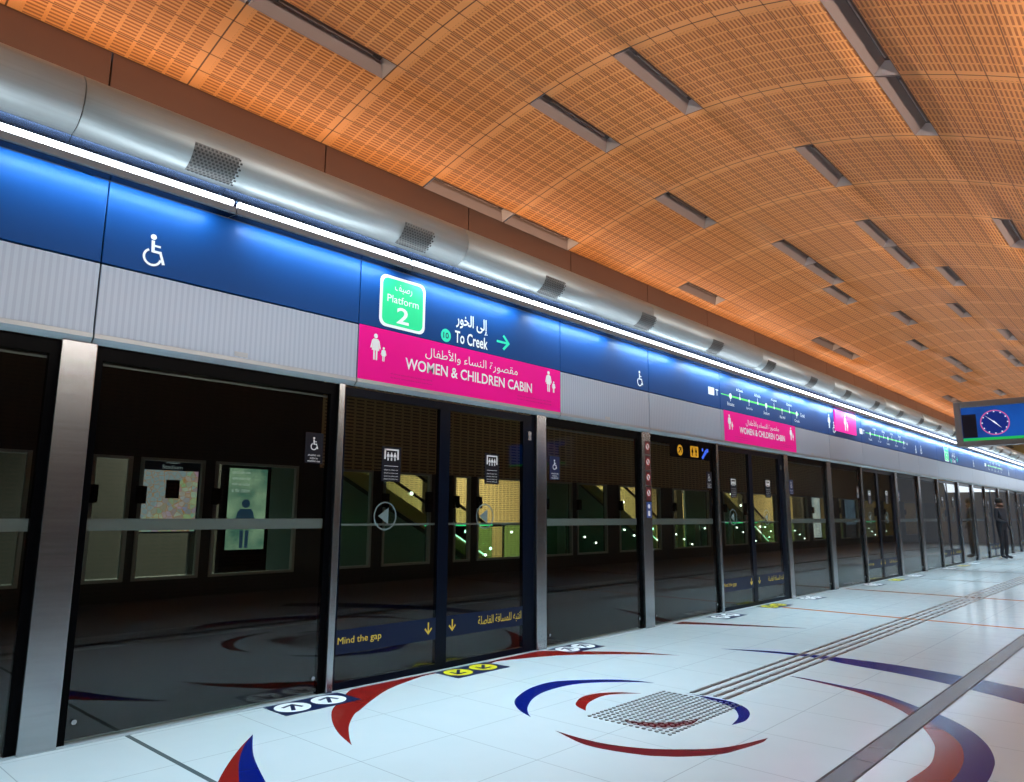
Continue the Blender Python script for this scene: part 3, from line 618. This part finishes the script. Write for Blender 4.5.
# ------------------------------------------------------------ signs on the blue row
BX = 0.0305
def icon(y, z, h, label):
    b = MB(); wheelchair(b, y, z, h, BX, BX + .002); tag(b.build('wheelchair_symbol', M_WLIT), label, 'symbol', 'white wheelchair symbols on the blue fascia')
for k in range(0, 6):
    o = k * PER
    if k != 1 : icon(1.575 + o, 2.71, .20, 'white wheelchair symbol on the blue fascia over the panel before the %s door' % nth(k))
    icon(6.82 + o, 2.69, .18, 'white wheelchair symbol on the blue fascia past the %s door' % nth(k)) if k in (0, 2) else None
def platform_sign(o, which):
    t = empty('platform_number_sign', (BX, 3.44 + o, 2.6), 'green rounded sign reading Platform 2 with white border, %s along the fascia' % which, 'sign', 'green platform signs')
    part(MB().prism(rrect(3.22 + o, 3.67 + o, 2.59, 3.0, .06), 'x', BX, BX + .002), 'white_border', M_WLIT, t)
    part(MB().prism(rrect(3.245 + o, 3.645 + o, 2.612, 2.978, .05), 'x', BX + .002, BX + .003), 'green_field', M_GRN, t)
    b = MB(); put_text(b, '2', 3.385 + o, 3.505 + o, 2.635, 2.765, BX + .0035, 0, 'x', True); put_text(b, 'Platform', 3.29 + o, 3.60 + o, 2.79, 2.85, BX + .0035); put_text(b, arabic('رصيف'), 3.36 + o, 3.53 + o, 2.875, 2.945, BX + .0035)
    part(b, 'lettering', M_WLIT, t)
    t = empty('destination_sign', (BX, 4.2 + o, 2.6), 'white To Creek lettering with green disc and teal arrow, %s along the fascia' % which, 'sign', 'destination signs')
    part(MB().disc('x', (3.90 + o, 2.635), .055, BX, BX + .002), 'number_disc', M_TEAL, t)
    b = MB(); put_text(b, '10', 3.87 + o, 3.93 + o, 2.61, 2.66, BX + .0025, 0, 'x', True); part(b, 'number', M_NAVYST, t)
    b = MB(); put_text(b, 'To Creek', 4.0 + o, 4.39 + o, 2.595, 2.70, BX + .002, 0, 'x', True); put_text(b, arabic('إلى الخور'), 4.01 + o, 4.39 + o, 2.715, 2.86, BX + .002, 0, 'x', True)
    part(b, 'lettering', M_WLIT, t)
    b = MB(); arrow(b, 4.59 + o, 2.70, .17, 0, BX, BX + .002, 0, 'x', .12); part(b, 'arrow', M_TEAL, t)
platform_sign(0, 'nearest'); platform_sign(17.7, 'farther')
def line_map(y0, y1, label):
    t = empty('line_map', (BX, (y0 + y1) / 2, 2.8), label, 'line map', 'green line maps on the blue fascia'); L_ = y1 - y0; zc = 2.77
    part(MB().box(BX, BX + .002, y0 + .55, y1 - .25, zc - .012, zc + .012).box(BX, BX + .002, y0 + .35, y0 + .55, zc - .006, zc + .006), 'line', M_LGRN, t)
    part(MB().prism(rrect(y0 + .0, y0 + .16, zc - .05, zc + .05, .01), 'x', BX, BX + .002), 'train_badge', M_WLIT, t)
    b = MB(); n = 9; names = ['Etisalat', 'Al Qusais', 'Airport Free Zone', 'Al Nahda', 'Stadium', 'Al Qiyadah', 'Abu Hail', 'Union', 'Creek']
    for i in range(n):
        yy = y0 + .62 + (L_ - .95) * i / (n - 1)
        b.disc('x', (yy, zc), .022 if i % 4 else .04, BX + .002, BX + .003, 0, 12)
        s = 1 if i % 2 else -1
        b.box(BX, BX + .002, yy - .004, yy + .004, min(zc, zc + s * .07), max(zc, zc + s * .07))
        put_text(b, names[i], yy - .10, yy + .10, zc + s * .11 - .022, zc + s * .11 + .022, BX + .002)
    put_text(b, 'Creek', y1 - .18, y1, zc - .03, zc + .03, BX + .002); put_text(b, 'T', y0 + .2, y0 + .27, zc - .04, zc + .04, BX + .002, 0, 'x', True)
    part(b, 'stops', M_WLIT, t)
line_map(8.42, 11.65, 'long green line map with white stops on the blue fascia over the second door')
line_map(14.35, 17.6, 'green line map right of the magenta square sign')
line_map(26.0, 29.0, 'farthest green line map on the blue fascia')
t = empty('family_sign', (BX, 13.5, 2.65), 'lit magenta square sign with woman and child on the blue fascia', 'sign')
part(MB().box(BX, BX + .02, 13.0, 14.1, 2.66, 3.03), 'panel', M_MAG, t)
b = MB(); family(b, 13.55, 2.70, .29, BX + .02, BX + .022); part(b, 'pictogram', M_WLIT, t)
b = MB(); person_sign(b, 12.75, 2.68, .24, BX, BX + .002); tag(b.build('figure_symbol', M_WLIT), 'small white figure symbol left of the magenta square sign', 'symbol')
def pink(y0, y1, label):
    d = .0315; t = empty('pink_cabin_banner', (d, (y0 + y1) / 2, 2.15), label, 'banner', 'pink cabin banners')
    s = (y1 - y0) / 2.36
    part(MB().box(.0305, d + .0015, y0, y1, 2.155, 2.562), 'vinyl', M_PINK, t); d += .0015
    b = MB(); put_text(b, 'WOMEN & CHILDREN CABIN', y0 + .44 * s, y1 - .42 * s, 2.29, 2.38, d + .001, 0, 'x', True)
    put_text(b, arabic('مقصورة النساء والأطفال'), y0 + .64 * s, y1 - .62 * s, 2.405, 2.515, d + .001)
    part(b, 'lettering', M_WTXT, t)
    b = MB(); family(b, y0 + .18 * s, 2.315, .20, d, d + .001); part(b, 'pictogram', M_WTXT, t); b = MB(); family(b, y1 - .15 * s, 2.335, .20, d, d + .001); part(b, 'pictogram', M_WTXT, t)
    b = MB(); b2 = MB()
    for q in range(2):
        put_text(b, 'this cabin is for women and children only please respect the rules', y0 + .30 * s, y0 + .72 * s, 2.225 - .03 * q, 2.240 - .03 * q, d + .001)
        put_text(b2, 'this cabin is for women and children only please respect the rules', y1 - .62 * s, y1 - .14 * s, 2.235 - .03 * q, 2.25 - .03 * q, d + .001)
    part(b, 'small_print', M_FPNK, t); part(b2, 'small_print', M_FPNK, t)
pink(3.045, 5.395, 'bright pink Women & Children Cabin banner over the nearest door'); pink(3.06 + PER + .06, 5.46 + PER + .06, 'farther bright pink Women & Children Cabin banner, under the green line map')

# ------------------------------------------------------------ hanging information screen
SY = 9.0
t = empty('information_screen', (3.25, SY, 1.9), 'hanging information screen with an analogue clock on blue, grey frame', 'screen')
x0, x1, z0, z1 = 2.62, 3.95, 1.93, 2.41
part(MB().box(x0, x1, SY + .0, SY + .14, z0, z1), 'casing', mat('screen_casing', (.20, .20, .20), .4, .4), t, bevel=.01)
part(MB().box(x0 + .0, x0 + .065, SY - .012, SY, z0, z1).box(x1 - .065, x1, SY - .012, SY, z0, z1).box(x0 + .065, x1 - .065, SY - .012, SY, z0, z0 + .055).box(x0 + .065, x1 - .065, SY - .012, SY, z1 - .065, z1), 'bezel', mat('screen_bezel', (.28, .28, .27), .4, .4), t, bevel=.004)
M_SCR = mat('screen_image', (0, 0, 0), .3); nt, N, L, bs = nodes(M_SCR); tc, sx = coords(nt)
nf = noise(nt, tc.outputs['Object'], 2.2)
cc = mixc(nt, nf, (0.004, 0.012, 0.10), (0.01, 0.16, 0.75)); L.new(cc, bs.inputs['Emission Color']); bs.inputs['Emission Strength'].default_value = .8
part(MB().box(x0 + .065, x1 - .065, SY - .004, SY - .001, z0 + .055, z1 - .065), 'display', M_SCR, t)
part(MB().box(x0 + .065, x1 - .065, SY - .006, SY - .004, z0 + .055, z0 + .085), 'ticker_bar', emis('ticker_green', (.02, .55, .12), .7), t)
part(MB().box(x0 + .068, x0 + .20, SY - .006, SY - .004, z0 + .09, z1 - .14), 'dark_panel', mat('screen_dark', (.005, .006, .02), .4), t)
cx, cz, cr = x0 + .365, z0 + .238, .132
ck = part(MB().disc('y', (cx, cz), cr * .86, SY - .007, SY - .005, 0, 36), 'clock_face', emis('clock_blue', (.01, .03, .25), .7), t)
b = MB().ring('y', (cx, cz), cr, .010, SY - .0075, SY - .0055, 0, 40); o = b.build('clock_rim', emis('clock_rim', (.7, .12, .35), .8)); o.parent = ck
b = MB()
for i in range(12):
    a = PI / 6 * i; b.disc('y', (cx + cr * .86 * math.cos(a), cz + cr * .86 * math.sin(a)), .007, SY - .0085, SY - .007, 0, 8)
def hand(a, l, w_): 
    ca, sa = math.cos(a), math.sin(a); b.prism([(cx - .02 * ca - w_ * sa, cz - .02 * sa + w_ * ca), (cx + l * ca, cz + l * sa), (cx - .02 * ca + w_ * sa, cz - .02 * sa - w_ * ca)], 'y', SY - .0085, SY - .007)
hand(math.radians(137), .12, .006); hand(math.radians(-47), .085, .008)
o = b.build('clock_marks', emis('clock_white', (.8, .85, 1), .9)); o.parent = ck
for oo in ck.children: oo.location = -root_loc(ck)
part(MB().box(3.62, 3.72, SY + .03, SY + .11, z1, vz(3.67) + .0), 'hanger', M_STEEL, t)

# ------------------------------------------------------------ person at the far end
sk = bpy.data.meshes.new('person'); 
J = {'pel': (0, 0, .95, .15), 'wst': (0, 0, 1.10, .135), 'che': (0, .01, 1.32, .16), 'nek': (0, .01, 1.48, .055), 'hd0': (0, -.01, 1.56, .075), 'hd1': (0, -.01, 1.68, .085),
     'lh': (.09, 0, .88, .09), 'lk': (.10, -.02, .48, .062), 'la': (.10, .0, .09, .045), 'lt': (.10, -.16, .035, .035), 'rh': (-.09, 0, .88, .09), 'rk': (-.10, -.03, .48, .062), 'ra': (-.10, .02, .09, .045), 'rt': (-.10, -.14, .035, .035),
     'ls': (.18, .01, 1.42, .06), 'le': (.24, .02, 1.14, .045), 'lw': (.20, -.08, .92, .032), 'lf': (.19, -.12, .83, .025), 'rs': (-.18, .01, 1.42, .06), 're': (-.25, .0, 1.15, .045), 'rw': (-.16, -.18, 1.06, .032), 'rf': (-.09, -.22, 1.07, .025)}
E_ = [('pel', 'wst'), ('wst', 'che'), ('che', 'nek'), ('nek', 'hd0'), ('hd0', 'hd1'), ('pel', 'lh'), ('lh', 'lk'), ('lk', 'la'), ('la', 'lt'), ('pel', 'rh'), ('rh', 'rk'), ('rk', 'ra'), ('ra', 'rt'),
      ('che', 'ls'), ('ls', 'le'), ('le', 'lw'), ('lw', 'lf'), ('che', 'rs'), ('rs', 're'), ('re', 'rw'), ('rw', 'rf')]
names = list(J); sk.from_pydata([J[n][:3] for n in names], [(names.index(a), names.index(b_)) for a, b_ in E_], [])
po = bpy.data.objects.new('person', sk); C.objects.link(po)
m = po.modifiers.new('skin', 'SKIN')
for i, n in enumerate(names): sk.skin_vertices[0].data[i].radius = (J[n][3], J[n][3])
sk.skin_vertices[0].data[0].use_root = True
m2 = po.modifiers.new('sub', 'SUBSURF'); m2.levels = 1; m2.render_levels = 2
M_PER = mat('person_clothes', (.02, .022, .03), .8); nt, N, L, bs = nodes(M_PER); tc, sx = coords(nt)
up = mth(nt, 'GREATER_THAN', sx[2], 1.46); L.new(mixc(nt, up, (.018, .02, .03), (.28, .15, .10)), bs.inputs['Base Color'])
sk.materials.append(M_PER); po.location = (.36, 25.6, 0); po.rotation_euler = (0, 0, 1.2)
tag(po, 'person in dark clothes standing by the glass doors at the far end, head bowed', 'person')
hb = MB(); import itertools
for i in range(8):
    for j in range(12):
        def sp(i_, j_): 
            th = PI * .62 * i_ / 8; ph = 2 * PI * j_ / 12; return (.098 * math.sin(th) * math.cos(ph), .012 + .105 * math.sin(th) * math.sin(ph), 1.655 + .115 * math.cos(th))
        hb.quad([sp(i, j), sp(i + 1, j), sp(i + 1, j + 1), sp(i, j + 1)])
ho = hb.build('hair', mat('dark_hair', (.01, .008, .007), .7), smooth=True); ho.parent = po; ho['label'] = 'short dark hair'

# ------------------------------------------------------------ track, opposite screen and platform
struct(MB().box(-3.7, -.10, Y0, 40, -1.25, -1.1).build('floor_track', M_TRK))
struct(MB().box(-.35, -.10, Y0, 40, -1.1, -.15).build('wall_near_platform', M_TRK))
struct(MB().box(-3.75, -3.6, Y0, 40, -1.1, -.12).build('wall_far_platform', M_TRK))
for xr in (-1.15, -2.6):
    b = MB(); b.prism([(xr - .07, -1.1), (xr + .07, -1.1), (xr + .02, -1.07), (xr + .02, -.98), (xr + .035, -.96), (xr + .035, -.93), (xr - .035, -.93), (xr - .035, -.96), (xr - .02, -.98), (xr - .02, -1.07)], 'y', Y0, 39)
    tag(b.build('running_rail', M_RAIL), 'steel running rail in the dark track trough, %s side' % ('near' if xr > -2 else 'far'), 'rail')
struct(MB().box(-10.4, -3.6, Y0, 40, -.12, 0.0).build('floor_opposite', M_OPF))
struct(MB().box(-10.6, -1.09, Y0, 40, 4.32, 4.45).build('ceiling_track', M_DARK))
struct(MB().box(-10.55, -10.4, 9.0, 40, 0, 4.3).build('wall_opposite', M_OCHRE))
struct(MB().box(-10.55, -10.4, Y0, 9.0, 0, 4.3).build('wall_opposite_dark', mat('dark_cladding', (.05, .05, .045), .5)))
struct(MB().box(-10.6, 6.4, Y0 - .15, Y0, -1.2, 5.0).build('wall_back', M_TAN))
struct(MB().box(6.25, 6.4, Y0, 40, 0, 3.45).build('wall_right', M_TAN))
struct(MB().box(4.76, 6.4, Y0, 40, 3.45, 3.55).build('ceiling_low', mat('dark_soffit', (.05, .035, .028), .6)))
struct(MB().box(4.74, 4.80, Y0, 40, 3.30, 3.72).build('trim_2', M_BROWN))
struct(MB().box(-10.6, 0, 40, 40.15, -1.2, 5.0).build('wall_end', M_OCHRE))
# opposite screen wall: dark header and base, windows with pale frames
XO = -3.6
wins = [(1.2, 1.98), (2.5, 2.88), (2.96, 3.64), (3.76, 4.8), (5.3, 5.92), (6.1, 6.95), (7.4, 7.74), (7.88, 9.1), (9.48, 10.24), (10.38, 11.3), (11.7, 13.2), (13.7, 15.3), (16.0, 17.2), (17.4, 19.0), (19.6, 21.2), (21.5, 23.2), (23.8, 25.6), (26, 28), (28.4, 30.4), (31, 34)]
M_HDR = perf_mat('painted_wall_view_header', (0.42, 0.32, 0.16), (0.10, 0.075, 0.04), 0.16, 0.045)  # dimmed view of the perforated ochre wall painted into the header colour
struct(MB().box(XO - .08, XO, 5.1, 36, 1.76, 4.3).build('trim_3', M_HDR))
b = MB().box(XO - .08, XO, Y0, 5.1, 1.76, 4.3).box(XO - .08, XO, Y0, 36, -.12, .50)
e = [Y0] + [v for w_ in wins for v in w_] + [36]
for i in range(0, len(e), 2): b.box(XO - .08, XO, e[i], e[i + 1], .50, 1.76)
M_OPD = mat('opposite_screen_dark', (.012, .013, .013), .35)
struct(b.build('wall_track_screen', M_OPD))
for i, (a, c) in enumerate(wins):
    t = empty('opposite_window', (XO, (a + c) / 2, .5), 'pale framed window in the dark screen across the track, %s from the left' % nth(i), 'window', 'windows across the track')
    fw = .035
    part(MB().box(XO - .03, XO + .02, a, a + fw, .5, 1.76).box(XO - .03, XO + .02, c - fw, c, .5, 1.76).box(XO - .03, XO + .02, a + fw, c - fw, .5, .53).box(XO - .03, XO + .02, a + fw, c - fw, 1.73, 1.76), 'frame', mat('window_frame_pale', (.30, .32, .30), .4, .5), t)
    part(MB().box(XO - .04, XO - .034, a + .004, c - .004, .504, 1.756), 'pane', M_CLEAR, t)
    part(MB().box(XO + .02, XO + .07, a - .03, a + .06, 1.28, 1.46), 'lock_box', M_BLACK, t)
# map board and poster seen through the windows
t = empty('map_board', (-4.6, 3.45, .6), 'area map board headed Stadium with a black notice on it, behind the glass', 'map board')
part(MB().box(-4.66, -4.6, 3.28, 4.06, .95, 1.88), 'board', mat('map_navy', (.01, .02, .07), .4), t)
M_MAP = mat('map_print', (0, 0, 0), .5); nt, N, L, bs = nodes(M_MAP); tc, sx = coords(nt)
vo = nt.nodes.new('ShaderNodeTexVoronoi'); vo.inputs['Scale'].default_value = 16; L.new(tc.outputs['Object'], vo.inputs['Vector'])
vd = nt.nodes.new('ShaderNodeTexVoronoi'); vd.feature = 'DISTANCE_TO_EDGE'; vd.inputs['Scale'].default_value = 16; L.new(tc.outputs['Object'], vd.inputs['Vector'])
land = mixc(nt, .35, (.62, .62, .58), vo.outputs['Color'])
sea = mth(nt, 'GREATER_THAN', mth(nt, 'ADD', sx[2], mth(nt, 'MULTIPLY', sx[1], -1.1)), -2.62)
c1 = mixc(nt, sea, land, (.42, .52, .62)); c1 = mixc(nt, mth(nt, 'LESS_THAN', vd.outputs['Distance'], .04), c1, (.7, .35, .15))
L.new(c1, bs.inputs['Base Color']); L.new(c1, bs.inputs['Emission Color']); bs.inputs['Emission Strength'].default_value = .6
part(MB().box(-4.6, -4.596, 3.32, 4.02, .97, 1.69), 'map', M_MAP, t)
b = MB(); put_text(b, 'Stadium', 3.58, 3.82, 1.71, 1.755, -4.595); put_text(b, arabic('الستاد'), 3.62, 3.78, 1.775, 1.83, -4.595); part(b, 'title', emis('title_white', (.7, .8, .9), .35), t)
part(MB().box(-4.595, -4.59, 3.64, 3.80, 1.36, 1.58), 'black_notice', M_BLACK, t)
part(MB().box(-4.66, -4.6, 3.30, 3.36, 0, .95), 'leg', M_STEEL, t); part(MB().box(-4.66, -4.6, 3.98, 4.04, 0, .95), 'leg', M_STEEL, t)
def lightbox(x, y0, y1, z0, z1, cols, label, s=.6):
    t = empty('advert_lightbox', (x, (y0 + y1) / 2, 0), label, 'lightbox')
    part(MB().box(x - .12, x, y0, y1, 0, z1 + .05), 'cabinet', M_BLACK, t)
    mt = mat('ad_' + str(round(y0 * 10)), (0, 0, 0), .4); nt, N, L, bs = nodes(mt); tc, sx = coords(nt)
    n = noise(nt, tc.outputs['Object'], 3.0, 4); g = mth(nt, 'MULTIPLY', mth(nt, 'SUBTRACT', n, .35), 3.2)
    cl = nt.nodes.new('ShaderNodeClamp'); L.new(g, cl.inputs[0]); L.new(mixc(nt, cl.outputs[0], cols[0], cols[1]), bs.inputs['Emission Color']); bs.inputs['Emission Strength'].default_value = s
    part(MB().box(x, x + .006, y0 + .06, y1 - .06, z0, z1), 'poster', mt, t)
    return t
t = lightbox(-5.2, 4.66, 5.34, .70, 1.80, ((.12, .30, .24), (.55, .78, .55)), 'teal lit advert with white lettering and a standing figure, behind the glass')
b = MB()
for q, z in enumerate((1.74, 1.66, 1.58, 1.50)): put_text(b, ('special offer now', 'open every day', 'visit us today', 'at the station')[q], 4.76, 5.02, z - .028, z + .028, -5.19)
part(b, 'lettering', emis('ad_white', (.8, .9, .9), .6), t)
b = MB(); person_sign(b, 4.98, .72, .66, -5.193, -5.189, 0, False); part(b, 'figure', mat('ad_figure', (.03, .08, .16), .5, emit=(.03, .08, .16), es=.5), t)
lightbox(-8.6, 15.7, 16.4, .7, 2.3, ((.35, .5, .6), (.8, .9, 1.0)), 'tall pale blue lit advert in front of the perforated wall, left one', .7)
lightbox(-5.6 + .8, 24.4, 25.6, .5, 2.6, ((.6, .7, .8), (1, 1, 1)), 'bright white lit advert past the escalators', .9)
lightbox(-5.0, 28.6, 30.4, .9, 2.2, ((.03, .06, .15), (.25, .4, .6)), 'dark blue lit advert far across the track', .6)
# escalators with green lit skirts
def escalator(x, y, ln, label):
    """upper end at y (z = top), foot at y + ln"""
    t = empty('escalator', (x, y, 0), label, 'escalator', 'escalators across the track'); r = ln * .5; h = .95; e = y + ln
    for dx in (0, 1.0):
        X = x - dx
        part(MB().prism([(y - 1.5, r), (y, r), (e, 0), (e + .8, 0), (e + .8, .22), (e + .1, .22), (y + .1, r + .22), (y - 1.5, r + .22)], 'x', X - .05, X + .05), 'skirt', M_OCHRE2, t)
        part(MB().prism([(y - 1.5, r + .22), (y + .1, r + .22), (e + .1, .22), (e + .7, .22), (e + .7, h), (e + .1, h), (y + .1, r + h), (y - 1.5, r + h)], 'x', X - .008, X + .008), 'balustrade', M_CLEAR, t)
        part(MB().tube((X, y - 1.5, r + h), (X, y + .1, r + h), .035).tube((X, y + .1, r + h), (X, e + .1, h), .035).tube((X, e + .1, h), (X, e + .7, h), .035), 'handrail', M_BLACK, t)
        part(MB().tube((X + .06, e - 1.6, .80 + .27), (X + .06, e, .27), .016), 'light_strip', M_WLED, t)
        for q in range(7):
            f = q / 6.0; yy = y + .2 + (ln) * f; zz = r * (1 - f) + .42
            b = MB().disc('x', (yy, zz), .035, X + .01, X + .03, 0, 10); part(b, 'lamp', M_WDOT, t)
    part(MB().prism([(y, r), (e, 0.02), (e, -.1), (y, r - .3)], 'x', x - .95, x - .05), 'steps', M_DARK, t)
    part(MB().prism([(y - 1.5, 0), (e - .3, 0), (y - .1, r - .05), (y - 1.5, r - .05)], 'x', x - .04, x + .02), 'under_panel', mat('pale_teal_panel', (.20, .30, .28), .3, .4), t)
M_WDOT = emis('white_dot_lamp', (0.9, 1.0, 0.95), 9.0)
M_OCHRE2 = mat('ochre_stringer', (.55, .36, .10), .5)
escalator(-7.6, 7.3, 4.8, 'escalator with an ochre stringer and white lamp dots across the track, left one')
escalator(-7.4, 15.0, 4.6, 'escalator with an ochre stringer and white lamp dots across the track, middle one')
escalator(-7.4, 22.5, 4.6, 'escalator with an ochre stringer and white lamp dots across the track, right one')
# ticket gate row glowing green at the far platform
for i in range(14):
    y = 8.6 + i * 2.0
    t = empty('glass_barrier', (-5.6, y, 0), 'low glass barrier with a green lit top edge, %s from the left' % nth(i), 'barrier', 'low glass barriers across the track')
    part(MB().box(-5.62, -5.60, y, y + 1.7, .05, .98), 'pane', M_GREENG, t)
    part(MB().box(-5.63, -5.59, y, y + 1.7, .98, 1.01), 'lit_rail', M_LED if i % 3 != 1 else M_GREY, t)
    part(MB().tube((-5.61, y + .02, 0), (-5.61, y + .02, 1.0), .02), 'stanchion', M_STEEL, t)
    for q in range(3 if i % 2 else 4): part(MB().disc('x', (y + .25 + .42 * q, .85 - .14 * q), .022, -5.60, -5.58, 0, 10), 'lamp', M_WDOT, t)
for i in range(5):
    y = 11.4 + 5.6 * i
    tag(MB().box(-9.0, -8.6, y, y + .4, 0, 4.3).build('opposite_column', mat('ochre_dark_column', (.10, .08, .05), .5), bevel=.01), 'dark square column before the perforated ochre wall, %s from the left' % nth(i), 'column', 'columns across the track')
